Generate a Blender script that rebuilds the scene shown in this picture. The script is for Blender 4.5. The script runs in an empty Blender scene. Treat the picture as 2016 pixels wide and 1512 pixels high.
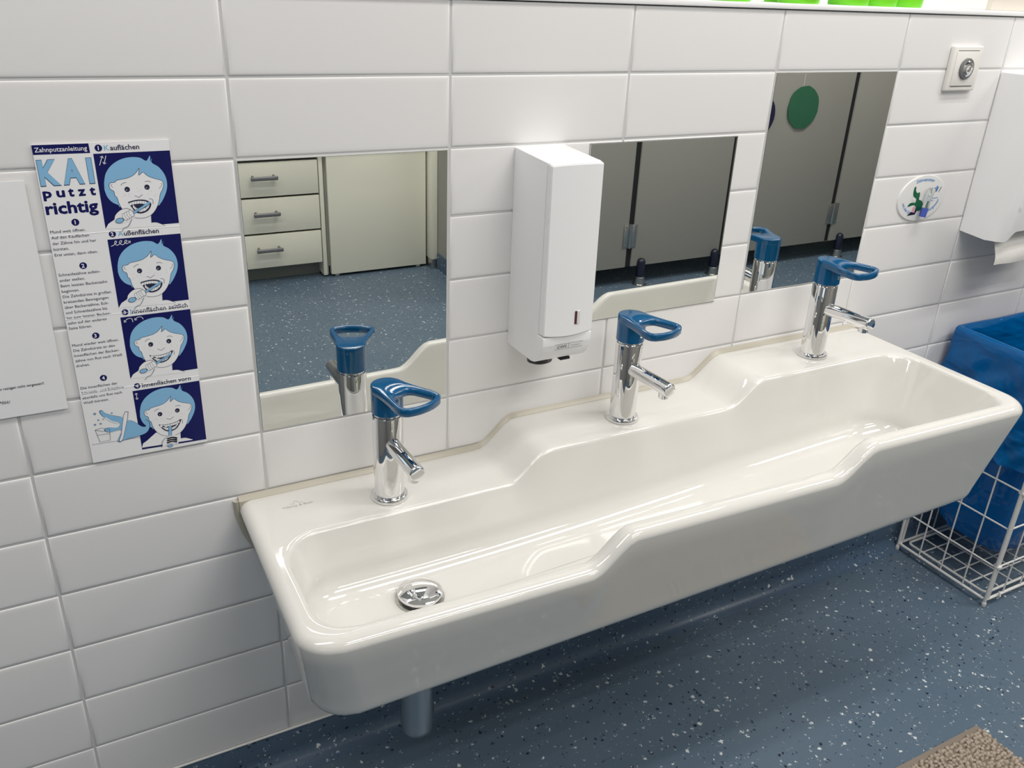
import bpy, bmesh, math, random
from mathutils import Vector, Matrix, noise
from mathutils.geometry import tessellate_polygon
random.seed(4)
F = 1.175            # wall coordinates count down from the first mirror joint; the floor lies F below it
scene = bpy.context.scene
COL = scene.collection

# ------------------------------------------------------------------ camera, world, lights, exposure
cd = bpy.data.cameras.new('camera'); cam = bpy.data.objects.new('camera', cd); COL.objects.link(cam)
cd.sensor_width = 36; cd.lens = 1686.63 / 2016 * 36; cd.clip_start = .01; cd.clip_end = 50
def rot(w):
    t = math.sqrt(sum(a*a for a in w)); return Matrix.Rotation(t, 3, Vector(w))
RW = rot((0.440930686, -0.485129001, -0.0687499747)) @ Matrix(((1,0,0),(0,0,-1),(0,1,0)))
cm = Matrix((RW[0], -RW[1], -RW[2])).transposed().to_4x4()
cm.translation = Vector((0.0884946898, -1.15445630, 0.122103069 + F))
cam.matrix_world = cm
scene.camera = cam

world = bpy.data.worlds.new('world'); scene.world = world; world.use_nodes = True
world.node_tree.nodes['Background'].inputs[0].default_value = (.80, .90, 1, 1)
world.node_tree.nodes['Background'].inputs[1].default_value = .25

CEIL = 1.38
def area(name, x, y, sx, sy, watt, col=(1, .965, .925)):
    l = bpy.data.lights.new(name, 'AREA'); l.shape = 'RECTANGLE'; l.size = sx; l.size_y = sy
    l.energy = watt; l.color = col
    o = bpy.data.objects.new(name, l); o.location = (x, y, CEIL - .056 + F); COL.objects.link(o)
    return o
LAMPS = [(1.55, -.50, 1.35, .06, 9.8), (1.55, -.66, 1.35, .06, 9.8),
         (-.55, -.50, 1.35, .06, 8.2), (-.55, -.66, 1.35, .06, 8.2),
         (1.10, -1.52, 1.35, .06, 8.8), (1.10, -1.68, 1.35, .06, 8.8),
         (3.40, -1.12, 1.35, .06, 16), (3.40, -1.28, 1.35, .06, 16),  # fill pair added to brighten the right wall and cubicle front
         (.95, -2.42, 1.35, .06, 6), (.95, -2.58, 1.35, .06, 6)]  # fill pair added to brighten the cabinets across the room
for i, (x, y, sx, sy, w) in enumerate(LAMPS):
    area('lamp_tube_light', x, y, sx, sy, w)

# bluish fill light at an added, unseen window on the left wall
sky = area('added_window_fill', -1.44, -2.3, 1.0, 1.1, 3, (.72, .86, 1))
sky.location.z = .35 + F; sky.rotation_euler = (0, math.radians(-90), 0)
vs = scene.view_settings
vs.view_transform = 'Standard'; vs.look = 'None'; vs.gamma = 1; vs.use_curve_mapping = False
vs.exposure = 0
scene.cycles.max_bounces = 10; scene.cycles.diffuse_bounces = 5; scene.cycles.glossy_bounces = 6

# ------------------------------------------------------------------ materials
def mat(name, col, rough=.5, metal=0, spec=.5, coat=0, emis=0, trans=0, bump=None, alpha=1, sss=0):
    m = bpy.data.materials.new(name); m.use_nodes = True
    nt = m.node_tree; b = nt.nodes['Principled BSDF']
    b.inputs['Base Color'].default_value = (*col, 1); b.inputs['Roughness'].default_value = rough
    b.inputs['Metallic'].default_value = metal; b.inputs['Specular IOR Level'].default_value = spec
    b.inputs['Coat Weight'].default_value = coat; b.inputs['Coat Roughness'].default_value = .04
    b.inputs['Transmission Weight'].default_value = trans
    b.inputs['Alpha'].default_value = alpha
    if emis:
        b.inputs['Emission Color'].default_value = (*col, 1); b.inputs['Emission Strength'].default_value = emis
    if bump:
        sc, st, ds = bump
        tc = nt.nodes.new('ShaderNodeTexCoord'); n = nt.nodes.new('ShaderNodeTexNoise')
        n.inputs['Scale'].default_value = sc; n.inputs['Detail'].default_value = 4
        bp = nt.nodes.new('ShaderNodeBump'); bp.inputs['Strength'].default_value = st; bp.inputs['Distance'].default_value = ds
        nt.links.new(tc.outputs['Object'], n.inputs['Vector']); nt.links.new(n.outputs['Fac'], bp.inputs['Height'])
        nt.links.new(bp.outputs['Normal'], b.inputs['Normal'])
    return m
def s2l(r, g, b):
    return tuple(((c/255)/12.92 if c/255 <= .04045 else ((c/255+.055)/1.055)**2.4) for c in (r, g, b))

M = {}
M['tile'] = mat('glazed_wall_tile', (.80, .79, .785), .28, spec=.45, bump=(26, .06, .002))
M['grout'] = mat('tile_grout', (.60, .60, .60), .85, bump=(900, .3, .0006))
M['white_wall'] = mat('white_paint', (.90, .89, .87), .7)
M['room_wall'] = mat('room_wall_paint', (.24, .24, .23), .8)
M['ceiling'] = mat('ceiling_paint', (.66, .66, .64), .9)
M['ceramic'] = mat('sanitary_ceramic', (.69, .68, .645), .06, spec=.55, coat=.35)
M['silicone'] = mat('aged_silicone', (.46, .43, .355), .35)
M['white_silicone'] = mat('white_silicone', (.72, .72, .70), .4)
M['chrome'] = mat('chrome', (.86, .86, .87), .035, 1)
M['steel'] = mat('brushed_steel', (.50, .50, .48), .3, 1)
M['pipe'] = mat('pipe_chrome', (.42, .45, .48), .25, 1, bump=(300, .15, .0006))
M['blue_plastic'] = mat('glossy_blue_plastic', s2l(0, 82, 128), .10, spec=.5, coat=.25)
M['white_plastic'] = mat('white_plastic', (.88, .88, .89), .28)
M['cream_plastic'] = mat('cream_white_plastic', (.80, .78, .74), .3)
M['black_plastic'] = mat('black_plastic', (.012, .012, .016), .3)
M['slit'] = mat('dark_slit', (.16, .16, .16), .6)
M['window'] = mat('level_window', (.10, .02, .02), .2)
M['line'] = mat('printed_grey_line', (.13, .13, .13), .5)
M['mirror'] = mat('mirror_silver', (.90, .915, .895), .0, 1)
M['mirror_edge'] = mat('mirror_cut_edge', (.10, .11, .11), .25)
M['paper'] = mat('white_paper', (.87, .87, .885), .55)
M['towel'] = mat('paper_towel', (.66, .65, .62), .9, bump=(240, .3, .001))
M['navy'] = mat('navy_print', s2l(10, 14, 88), .35)
M['sky'] = mat('light_blue_print', s2l(136, 188, 226), .4)
M['text_dark'] = mat('dark_print', (.02, .02, .06), .5)
M['dot'] = mat('freckle_print', (.45, .45, .48), .5)
M['wire'] = mat('white_wire_coating', (.74, .73, .70), .3)
M['cup'] = mat('lime_green_plastic', s2l(120, 215, 40), .35)
M['beige'] = mat('pale_beige_board', (.74, .69, .61), .6)
M['cream'] = mat('cream_laminate', s2l(232, 230, 214), .45)
M['dark_gap'] = mat('black_gap', (.008, .008, .008), .8)
M['kick'] = mat('grey_kick_board', s2l(120, 124, 118), .5)
M['handle'] = mat('grey_handle', s2l(120, 120, 122), .4, .3)
M['partition'] = mat('grey_cubicle_board', s2l(158, 156, 148), .5)
M['rubber'] = mat('black_rubber', (.010, .010, .012), .6)
M['sleeve'] = mat('dark_blue_sleeve', s2l(22, 28, 48), .35)
M['green_felt'] = mat('dark_green_paper', s2l(42, 98, 70), .6, bump=(30, .4, .004))
M['navy_felt'] = mat('navy_paper', s2l(18, 22, 58), .6)
M['sticker'] = mat('glossy_sticker', (.78, .78, .77), .25)
M['st_blue'] = mat('sticker_blue', s2l(92, 150, 215), .3)
M['st_green'] = mat('sticker_green', s2l(8, 96, 62), .3)
M['st_dark'] = mat('sticker_dark', s2l(20, 30, 45), .3)
M['st_pink'] = mat('sticker_pink', s2l(222, 160, 178), .3)
M['timer_blue'] = mat('timer_blue', s2l(74, 92, 178), .25)
M['timer_clear'] = mat('timer_clear', (.9, .93, .92), .08, trans=.92)
M['lamp_body'] = mat('lamp_housing', (.8, .8, .8), .5)
M['toilet'] = mat('pale_green_ceramic', (.62, .64, .48), .2)

# blue plastic film, partly see-through to light
m = M['bag'] = mat('blue_bin_liner', (.0, .15, .42), .10, spec=.6)
nt = m.node_tree; b = nt.nodes['Principled BSDF']; out = nt.nodes['Material Output']
tc = nt.nodes.new('ShaderNodeTexCoord'); mp = nt.nodes.new('ShaderNodeMapping'); mp.inputs['Rotation'].default_value = (.6, .4, .3); mp.inputs['Scale'].default_value = (5, 5, 13)
wn = nt.nodes.new('ShaderNodeTexNoise'); wn.inputs['Scale'].default_value = 1.2; wn.inputs['Detail'].default_value = 2; wn.inputs['Distortion'].default_value = .8
bp = nt.nodes.new('ShaderNodeBump'); bp.inputs['Strength'].default_value = .6; bp.inputs['Distance'].default_value = .02
nt.links.new(tc.outputs['Object'], mp.inputs[0]); nt.links.new(mp.outputs[0], wn.inputs['Vector']); nt.links.new(wn.outputs['Fac'], bp.inputs['Height']); nt.links.new(bp.outputs[0], b.inputs['Normal'])
tl = nt.nodes.new('ShaderNodeBsdfTranslucent'); tl.inputs[0].default_value = (.0, .22, .60, 1)
mx = nt.nodes.new('ShaderNodeMixShader'); mx.inputs[0].default_value = .35
nt.links.new(b.outputs[0], mx.inputs[1]); nt.links.new(tl.outputs[0], mx.inputs[2]); nt.links.new(mx.outputs[0], out.inputs[0])

# speckled floor covering
def floor_mat(name, base, base2):
    m = mat(name, base, .38, spec=.4); nt = m.node_tree; b = nt.nodes['Principled BSDF']; L = nt.links
    tc = nt.nodes.new('ShaderNodeTexCoord')
    n0 = nt.nodes.new('ShaderNodeTexNoise'); n0.inputs['Scale'].default_value = 5; n0.inputs['Detail'].default_value = 3
    L.new(tc.outputs['Object'], n0.inputs['Vector'])
    mix = nt.nodes.new('ShaderNodeMix'); mix.data_type = 'RGBA'
    mix.inputs['A'].default_value = (*base, 1); mix.inputs['B'].default_value = (*base2, 1)
    L.new(n0.outputs['Fac'], mix.inputs['Factor']); cur = mix.outputs['Result']
    nz = nt.nodes.new('ShaderNodeTexNoise'); nz.inputs['Scale'].default_value = 230; nz.inputs['Detail'].default_value = 2
    L.new(tc.outputs['Object'], nz.inputs['Vector'])
    vm = nt.nodes.new('ShaderNodeVectorMath'); vm.operation = 'MULTIPLY_ADD'
    vm.inputs[1].default_value = (.013, .013, .013)
    L.new(nz.outputs['Color'], vm.inputs[0]); L.new(tc.outputs['Object'], vm.inputs[2])
    def flecks(scale, off, keep, rad, col, cur):
        mp = nt.nodes.new('ShaderNodeMapping'); mp.inputs['Location'].default_value = (off, off*.7, off*.3)
        L.new(vm.outputs[0], mp.inputs['Vector'])
        v = nt.nodes.new('ShaderNodeTexVoronoi'); v.inputs['Scale'].default_value = scale
        L.new(mp.outputs[0], v.inputs['Vector'])
        sep = nt.nodes.new('ShaderNodeSeparateColor'); L.new(v.outputs['Color'], sep.inputs[0])
        k = nt.nodes.new('ShaderNodeMath'); k.operation = 'LESS_THAN'; k.inputs[1].default_value = keep
        L.new(sep.outputs[0], k.inputs[0])
        pw = nt.nodes.new('ShaderNodeMath'); pw.operation = 'POWER'; pw.inputs[1].default_value = 2.5; L.new(sep.outputs[1], pw.inputs[0])
        rr = nt.nodes.new('ShaderNodeMath'); rr.operation = 'MULTIPLY_ADD'; rr.inputs[1].default_value = rad*1.0; rr.inputs[2].default_value = rad*.50
        L.new(pw.outputs[0], rr.inputs[0])
        d = nt.nodes.new('ShaderNodeMath'); d.operation = 'LESS_THAN'
        L.new(v.outputs['Distance'], d.inputs[0]); L.new(rr.outputs[0], d.inputs[1])
        a = nt.nodes.new('ShaderNodeMath'); a.operation = 'MULTIPLY'
        L.new(k.outputs[0], a.inputs[0]); L.new(d.outputs[0], a.inputs[1])
        mm = nt.nodes.new('ShaderNodeMix'); mm.data_type = 'RGBA'; mm.inputs['B'].default_value = (*col, 1)
        L.new(a.outputs[0], mm.inputs['Factor']); L.new(cur, mm.inputs['A'])
        return mm.outputs['Result']
    cur = flecks(120, 3.1, .26, .27, (.012, .018, .04), cur)
    cur = flecks(95, 11.7, .22, .27, (.62, .66, .66), cur)
    cur = flecks(150, 7.3, .22, .24, (.35, .42, .45), cur)
    L.new(cur, b.inputs['Base Color'])
    return m
M['floor'] = floor_mat('speckled_blue_floor', (.085, .130, .180), (.110, .155, .200))
M['cove'] = floor_mat('speckled_blue_skirting', (.068, .115, .182), (.085, .130, .190))

# looped mat pile
m = M['rug'] = mat('taupe_loop_pile', (.36, .30, .24), .95)
nt = m.node_tree; b = nt.nodes['Principled BSDF']
tc = nt.nodes.new('ShaderNodeTexCoord'); v = nt.nodes.new('ShaderNodeTexNoise'); v.inputs['Scale'].default_value = 120
cr = nt.nodes.new('ShaderNodeValToRGB'); cr.color_ramp.elements[0].color = (.26, .21, .165, 1); cr.color_ramp.elements[1].color = (.50, .43, .35, 1)
nt.links.new(tc.outputs['Object'], v.inputs['Vector']); nt.links.new(v.outputs['Fac'], cr.inputs[0]); nt.links.new(cr.outputs[0], b.inputs['Base Color'])
M['rug_edge'] = mat('taupe_rug_backing', (.24, .20, .16), .7)

# ------------------------------------------------------------------ object helpers
ORG = {}
def tagp(o, label=None, cat=None, group=None, kind=None):
    if label: o['label'] = label
    if cat: o['category'] = cat
    if group: o['group'] = group
    if kind: o['kind'] = kind
    return o
def thing(name, loc, label, cat, group=None):
    o = bpy.data.objects.new(name, None); COL.objects.link(o); o.empty_display_size = .05
    o.location = (loc[0], loc[1], loc[2] + F); ORG[o.name] = Vector(loc)
    return tagp(o, label, cat, group)
def obj(name, bm, mats, parent=None, smooth=40, label=None, cat=None, group=None, kind=None, loc=None):
    if not isinstance(mats, (list, tuple)): mats = [mats]
    me = bpy.data.meshes.new(name)
    L = ORG[parent.name] if parent else Vector(loc or (0, 0, 0))
    bm.transform(Matrix.Translation(-L))
    bm.to_mesh(me); bm.free()
    for mm in mats: me.materials.append(mm)
    o = bpy.data.objects.new(name, me); COL.objects.link(o)
    if parent: o.parent = parent
    else: o.location = (L.x, L.y, L.z + F)
    ORG[o.name] = L
    if smooth is not None:
        me.shade_smooth(); me.set_sharp_from_angle(angle=math.radians(smooth))
    return tagp(o, label, cat, group, kind)
def struct(name, bm, mats, smooth=40):
    return obj(name, bm, mats, smooth=smooth, kind='structure')

def BM(): return bmesh.new()
def join(bm, tmp, mi=0):
    for f in tmp.faces: f.material_index = mi
    me = bpy.data.meshes.new('t'); tmp.to_mesh(me); tmp.free(); bm.from_mesh(me); bpy.data.meshes.remove(me)
def box(bm, x0, x1, y0, y1, z0, z1, bev=0, seg=2, mi=0):
    t = bmesh.new(); bmesh.ops.create_cube(t, size=1)
    for v in t.verts:
        v.co = Vector((x0 + (v.co.x+.5)*(x1-x0), y0 + (v.co.y+.5)*(y1-y0), z0 + (v.co.z+.5)*(z1-z0)))
    if bev: bmesh.ops.bevel(t, geom=t.edges[:], offset=bev, segments=seg, profile=.5, affect='EDGES')
    join(bm, t, mi)
def ring(bm, c, u, w, r, n):
    return [bm.verts.new(c + u*math.cos(2*math.pi*i/n)*r + w*math.sin(2*math.pi*i/n)*r) for i in range(n)]
def bridge(bm, a, b, mi=0):
    n = len(a)
    for i in range(n):
        f = bm.faces.new((a[i], a[(i+1) % n], b[(i+1) % n], b[i])); f.material_index = mi
def frame(d):
    d = d.normalized(); h = Vector((0, 0, 1)) if abs(d.z) < .9 else Vector((0, 1, 0))
    u = d.cross(h).normalized(); return u, d.cross(u).normalized()
def tube(bm, pts, r, n=12, caps=True, mi=0, closed=False):
    pts = [Vector(p) for p in pts]; rs = r if isinstance(r, (list, tuple)) else [r]*len(pts)
    rings = []; u = None; N = len(pts)
    for i, p in enumerate(pts):
        if closed: d = pts[(i+1) % N] - pts[i-1]
        elif i == 0: d = pts[1]-p
        elif i == N-1: d = p-pts[i-1]
        else: d = (pts[i+1]-p).normalized() + (p-pts[i-1]).normalized()
        d.normalize()
        if u is None: u, w = frame(d)
        else:
            u = (u - d*u.dot(d)).normalized(); w = d.cross(u)
        rings.append(ring(bm, p, u, w, rs[i], n))
    for a, b in zip(rings, rings[1:]): bridge(bm, a, b, mi)
    if closed: bridge(bm, rings[-1], rings[0], mi)
    elif caps:
        for rr in (rings[0][::-1], rings[-1]):
            f = bm.faces.new(rr); f.material_index = mi
def lathe(bm, c, prof, n=40, mi=0, axis='Z', cap0=True, cap1=True):
    c = Vector(c); rings = []
    ax = {'Z': (Vector((1,0,0)), Vector((0,1,0)), Vector((0,0,1))), 'Y': (Vector((1,0,0)), Vector((0,0,1)), Vector((0,-1,0)))}[axis]
    for r, h in prof: rings.append(ring(bm, c + ax[2]*h, ax[0], ax[1], max(r, 1e-5), n))
    for a, b in zip(rings, rings[1:]): bridge(bm, a, b, mi)
    if cap0: f = bm.faces.new(rings[0][::-1]); f.material_index = mi
    if cap1: f = bm.faces.new(rings[-1]); f.material_index = mi
def recalc(bm): bmesh.ops.recalc_face_normals(bm, faces=bm.faces[:]); return bm
def prismX(bm, prof, x0, x1, bev=0, mi=0):
    t = bmesh.new()
    a = [t.verts.new((x0, y, z)) for y, z in prof]; b = [t.verts.new((x1, y, z)) for y, z in prof]
    bridge(t, a, b); t.faces.new(a[::-1]); t.faces.new(b)
    recalc(t)
    if bev: bmesh.ops.bevel(t, geom=t.edges[:], offset=bev, segments=3, profile=.5, affect='EDGES', clamp_overlap=True)
    join(bm, t, mi)
def smooth01(t): t = max(0, min(1, t)); return t*t*(3-2*t)
def lerp(a, b, t): return a + (b-a)*t
def chaikin(p, k=2):
    for _ in range(k):
        q = []
        for i in range(len(p)):
            a, b = p[i], p[(i+1) % len(p)]
            q.append((a[0]*.75+b[0]*.25, a[1]*.75+b[1]*.25)); q.append((a[0]*.25+b[0]*.75, a[1]*.25+b[1]*.75))
        p = q
    return p

# ------------------------------------------------------------------ flat print drawn on a wall-parallel sheet
_tc = {}
def glyphs(s, bold=0.0, shear=0):
    key = (s, bold, shear)
    if key not in _tc:
        cu = bpy.data.curves.new('t', 'FONT'); cu.body = s; cu.offset = bold; cu.resolution_u = 2; cu.shear = shear
        o = bpy.data.objects.new('t', cu); me = bpy.data.meshes.new_from_object(o)
        _tc[key] = ([tuple(v.co) for v in me.vertices], [tuple(p.vertices) for p in me.polygons])
        bpy.data.objects.remove(o); bpy.data.curves.remove(cu); bpy.data.meshes.remove(me)
    return _tc[key]
def width(s, bold=0.0):
    v = glyphs(s, bold)[0]; return max(a[0] for a in v)-min(a[0] for a in v)
class Print:
    """collects flat shapes in sheet units and maps them to the wall"""
    def __init__(self, fn): self.bm = BM(); self.fn = fn
    def poly(self, pts, mi, layer):
        tris = tessellate_polygon([[Vector((p[0], p[1], 0)) for p in pts]])
        vs = [self.bm.verts.new(self.fn(p[0], p[1], layer)) for p in pts]
        for t in tris:
            a, b, c = [Vector(pts[i]) for i in t]
            if abs((b-a).x*(c-a).y-(b-a).y*(c-a).x) < 1e-9: continue
            try: f = self.bm.faces.new([vs[i] for i in t]); f.material_index = mi
            except ValueError: pass
    def rect(self, x0, y0, x1, y1, mi, layer): self.poly([(x0, y0), (x1, y0), (x1, y1), (x0, y1)], mi, layer)
    def disc(self, x, y, rx, ry, mi, layer, n=36, a0=0):
        ca, sa = math.cos(a0), math.sin(a0)
        self.poly([(x+rx*math.cos(2*math.pi*i/n)*ca-ry*math.sin(2*math.pi*i/n)*sa, y+rx*math.cos(2*math.pi*i/n)*sa+ry*math.sin(2*math.pi*i/n)*ca) for i in range(n)], mi, layer)
    def stroke(self, pts, w, mi, layer, closed=False):
        P = [Vector(p) for p in pts]; n = len(P); A, B = [], []
        for i in range(n):
            if closed: d = P[(i+1) % n]-P[i-1]
            else: d = P[min(i+1, n-1)]-P[max(i-1, 0)]
            if d.length < 1e-9: d = Vector((1, 0))
            d.normalize(); nn = Vector((-d.y, d.x))*w*.5
            A.append(self.bm.verts.new(self.fn(*(P[i]+nn), layer))); B.append(self.bm.verts.new(self.fn(*(P[i]-nn), layer)))
        for i in range(n if closed else n-1):
            j = (i+1) % n; f = self.bm.faces.new((A[i], A[j], B[j], B[i])); f.material_index = mi
    def text(self, s, x, y, size, mi, layer, bold=0.0, sx=1, fit=None, mapf=None, shear=0, co=0.0):
        if bold:
            b_ = bold*size*.6; k = 0
            for ox, oy in [(0, 0)]+[(math.cos(math.pi*q/6), math.sin(math.pi*q/6)) for q in range(12)]:
                ox *= b_; oy *= b_; k += 1
                mf = (lambda px, py, ox=ox, oy=oy: mapf(px+ox, py+oy)) if mapf else None
                self.text(s, x+ox+(b_ if fit else 0), y+oy, size, mi, layer+.05*k, 0, sx, fit-2*b_ if fit else None, mf, shear)
            return
        v, fs = glyphs(s, co, shear); mn = min(a[0] for a in v); mxx = max(a[0] for a in v)
        if fit: sx = fit/((mxx-mn)*size)
        vs = []
        for a in v:
            px, py = (a[0]-mn)*size*sx, a[1]*size
            px, py = mapf(px, py) if mapf else (x+px, y+py)
            vs.append(self.bm.verts.new(self.fn(px, py, layer)))
        for t in fs:
            try: f = self.bm.faces.new([vs[i] for i in t]); f.material_index = mi
            except ValueError: pass
    def done(self):
        for f in self.bm.faces:
            if f.normal.length == 0: f.normal_update()
        self.bm.normal_update()
        for f in self.bm.faces:
            if f.normal.y > .01: f.normal_flip()
        return self.bm
def bez(p, n=6):
    """Catmull-Rom through the points"""
    out = []
    for i in range(len(p)-1):
        a, b, c, d = p[max(i-1, 0)], p[i], p[i+1], p[min(i+2, len(p)-1)]
        for k in range(n):
            t = k/n
            out.append(tuple(.5*((2*b[j]) + (-a[j]+c[j])*t + (2*a[j]-5*b[j]+4*c[j]-d[j])*t*t + (-a[j]+3*b[j]-3*c[j]+d[j])*t**3) for j in (0, 1)))
    out.append(tuple(p[-1])); return out

# ================================================================== ROOM SHELL
TW, TH = .3024, .1
X0, X1, YF = -1.5, 4.6, -3.3
ZB = -1.1
MIR = [(1, 1, 4), (4, 0, 4)]        # column, first row, rows: where mirrors replace tiles
bm = BM()
for c in range(-5, 16):
    for r in range(-1, 11):
        if any(c == mc and mr <= r < mr+n for mc, mr, n in MIR): continue
        xa, xb = max(c*TW+.0015, X0), min((c+1)*TW-.0015, X1); zb, za = -(r+1)*TH+.0015, -r*TH-.0015
        if r == -1: za = .096
        if xb-xa < .02: continue
        loops = []
        j = [random.uniform(-.00025, .00025) for _ in range(4)]
        for ins, y in ((0, .0030), (.0002, .0012), (.0010, .0005), (.0030, .00008), (.0080, -.0001)):
            q = ((xa+ins, za-ins), (xb-ins, za-ins), (xb-ins, zb+ins), (xa+ins, zb+ins))
            loops.append([bm.verts.new((px, y + (j[k] if y < .002 else 0), pz)) for k, (px, pz) in enumerate(q)])
        for a, b in zip(loops, loops[1:]): bridge(bm, a, b)
        bm.faces.new(loops[-1])
recalc(bm)
tiles = bm
for f in tiles.faces: f.material_index = 0
t = BM()
box(t, X0, X1, .0013, .10, ZB-.075, .096)
join(tiles, t, 1)
wb = struct('wall_back', tiles, [M['tile'], M['grout']], smooth=55)
bm = BM(); box(bm, X0, X1, .30, .34, .0, CEIL); struct('wall_upper', bm, M['white_wall'])
bm = BM(); box(bm, X0, X1, -.004, .30, .0975, .106, .0015); struct('trim_ledge', bm, M['white_plastic'])
bm = BM(); box(bm, X0-.05, X0, YF, .34, -F, CEIL); struct('wall_left', bm, M['room_wall'])
bm = BM(); box(bm, X1, X1+.05, YF, .34, -F, CEIL); struct('wall_right', bm, M['room_wall'])
bm = BM(); box(bm, X0-.05, X1+.05, YF-.05, YF, -F, CEIL); struct('wall_front', bm, M['room_wall'])
bm = BM(); box(bm, X0-.05, X1+.05, YF-.05, .34, CEIL, CEIL+.05); struct('ceiling', bm, M['ceiling'])
bm = BM(); box(bm, X0-.05, X1+.05, YF-.05, .05, -F-.03, -F); struct('floor', bm, M['floor'])
# the floor covering runs up the wall in a cove
prof = [(.0015, ZB-.001), (-.0015, ZB-.001), (-.003, ZB-.006)]
for k in range(9):
    a = k/8*math.pi/2; prof.append((-.003-.032*(1-math.cos(a)), -F+.001+.032*(1-math.sin(a))))
prof += [(-.037, -F+.0004), (-.037, -F-.002), (.0015, -F-.002)]
bm = BM(); prismX(bm, prof, X0, X1); struct('baseboard_back', bm, M['cove'])
bm = BM(); tube(bm, [(X0, -.0015, ZB+.001), (X1, -.0015, ZB+.001)], .0022, 8); struct('trim_sealant', bm, M['white_silicone'])

# ceiling lamps, the last two added for fill (their light comes from the area lights at the top)
bm = BM()
for a in ((-2.9, -2.82, -.28, .98), (-1.78, -1.70, -.28, .98), (-2.9, -1.70, .90, .98), (-2.9, -1.70, -.28, -.20)): box(bm, X0-.001, X0+.04, a[0], a[1], a[2], a[3], .004)
struct('added_window_1', bm, M['white_plastic'])  # unseen frame added around the fill light; the wall behind is solid
for i, (x, y, lab) in enumerate([(1.55, -.58, 'twin-tube ceiling lamp above the right half of the washbasin'), (-.55, -.58, 'twin-tube ceiling lamp above the poster'), (1.10, -1.60, 'twin-tube ceiling lamp in the middle of the room'), (3.40, -1.20, 'added twin-tube fill lamp in front of the toilet cubicles'), (.95, -2.50, 'added twin-tube fill lamp above the kitchen cabinets')]):
    t = thing('ceiling_light', (x, y, CEIL), lab, 'lamp', 'ceiling lamps')
    bm = BM(); box(bm, x-.72, x+.72, y-.14, y+.14, CEIL-.05, CEIL, .004); obj('housing', bm, M['lamp_body'], t)

# ================================================================== MIRRORS
def mirror(x0, x1, z0, z1, y, th, label, edge=False):
    t = thing('wall_mirror', ((x0+x1)/2, 0, z0), label, 'mirror', 'mirrors above the washbasin')
    bm = BM(); box(bm, x0, x1, y, y+th, z0, z1, .0006, 1)
    obj('mirror_glass', bm, M['mirror'], t, smooth=20)
    bm = BM()
    e = .0005 if edge else .0010
    for a in ((x0-e, x0, z0-e, z1+e), (x1, x1+e, z0-e, z1+e), (x0, x1, z0-e, z0), (x0, x1, z1, z1+e)):
        box(bm, a[0], a[1], y+.0006, y+th, a[2], a[3])
    obj('edge', bm, M['mirror_edge'] if edge else M['white_silicone'], t, label='dark cut edge' if edge else 'pale sealed edge')
    return t
mirror(TW+.0022, 2*TW-.0034, -.4978, -.1022, -.0003, .0018, 'lowest of the three mirrors, left, set in the tiles, reflecting the drawers')
mirror(.8445, 1.1445, -.4045, -.1045, -.0016, .0013, 'square middle mirror half hidden behind the soap dispenser', True)
mirror(4*TW+.0022, 5*TW-.0022, -.3978, -.0022, -.0003, .0018, 'highest of the three mirrors, right, reflecting a green paper disc')

# ================================================================== WASHBASIN
SX0, SX1 = .2575, 1.553
def H(x):
    return -.6065 + .0475*smooth01((x-.655)/.072) + .0460*smooth01((x-1.096)/.080)
def plan(x0, x1, yb0, yb1, yf0, yf1, rf, rb, NX=110, NS=18, NC=9):
    """closed loop of (x,y); rounded rectangle whose front edge runs from yf0 to yf1"""
    pts = []
    def yfx(x): return lerp(yf0, yf1, (x-x0)/(x1-x0))
    def ybx(x): return lerp(yb0, yb1, (x-x0)/(x1-x0))
    for i in range(NX): x = lerp(x0+rb, x1-rb, i/(NX-1)); pts.append((x, ybx(x)))
    for i in range(1, NC): a = math.pi/2*(1-i/NC); pts.append((x1-rb+rb*math.cos(a), yb1-rb+rb*math.sin(a)))
    for i in range(NS): pts.append((x1, lerp(yb1-rb, yf1+rf, i/(NS-1))))
    for i in range(1, NC): a = -math.pi/2*i/NC; pts.append((x1-rf+rf*math.cos(a), yf1+rf+rf*math.sin(a)))
    for i in range(NX): x = lerp(x1-rf, x0+rf, i/(NX-1)); pts.append((x, yfx(x)))
    for i in range(1, NC): a = -math.pi/2-math.pi/2*i/NC; pts.append((x0+rf+rf*math.cos(a), yf0+rf+rf*math.sin(a)))
    for i in range(NS): pts.append((x0, lerp(yf0+rf, yb0-rb, i/(NS-1))))
    for i in range(1, NC): a = math.pi-math.pi/2*i/NC; pts.append((x0+rb+rb*math.cos(a), yb0-rb+rb*math.sin(a)))
    return pts
def tx(x): return (x-SX0)/(SX1-SX0)
def zbot(x, y): 
    f = min(1, max(0, -y/.36)); return lerp(-.715, lerp(-.786, -.724, tx(x)), f)
def zfloor(x): return lerp(-.7035, -.662, smooth01((x-.45)/1.1))
bm = BM()
loops = []
def add(pts, zf): loops.append([bm.verts.new((x, y, zf(x, y))) for x, y in pts])
YB = -.0012
side_top = plan(SX0, SX1, YB, YB, -.3665, -.4060, .050, .012)
side_bot = plan(.274, 1.530, YB, YB, -.338, -.376, .055, .012)
RB = .034
add(plan(.50, 1.30, -.10, -.10, -.24, -.27, .05, .02), lambda x, y: zbot(x, y)+.001)
add(plan(.274+RB, 1.530-RB, YB-.01, YB-.01, -.338+RB, -.376+RB, .03, .012), lambda x, y: zbot(x, y))
for k in range(1, 7):
    a = k/6*math.pi/2
    ins = RB*(1-math.sin(a)); dz = RB*(1-math.cos(a))
    add(plan(.274+ins, 1.530-ins, YB-.01*(1-math.sin(a)), YB-.01*(1-math.sin(a)), -.338+ins, -.376+ins, .055-ins*.5, .012), lambda x, y: zbot(x, y)+dz)
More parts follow.
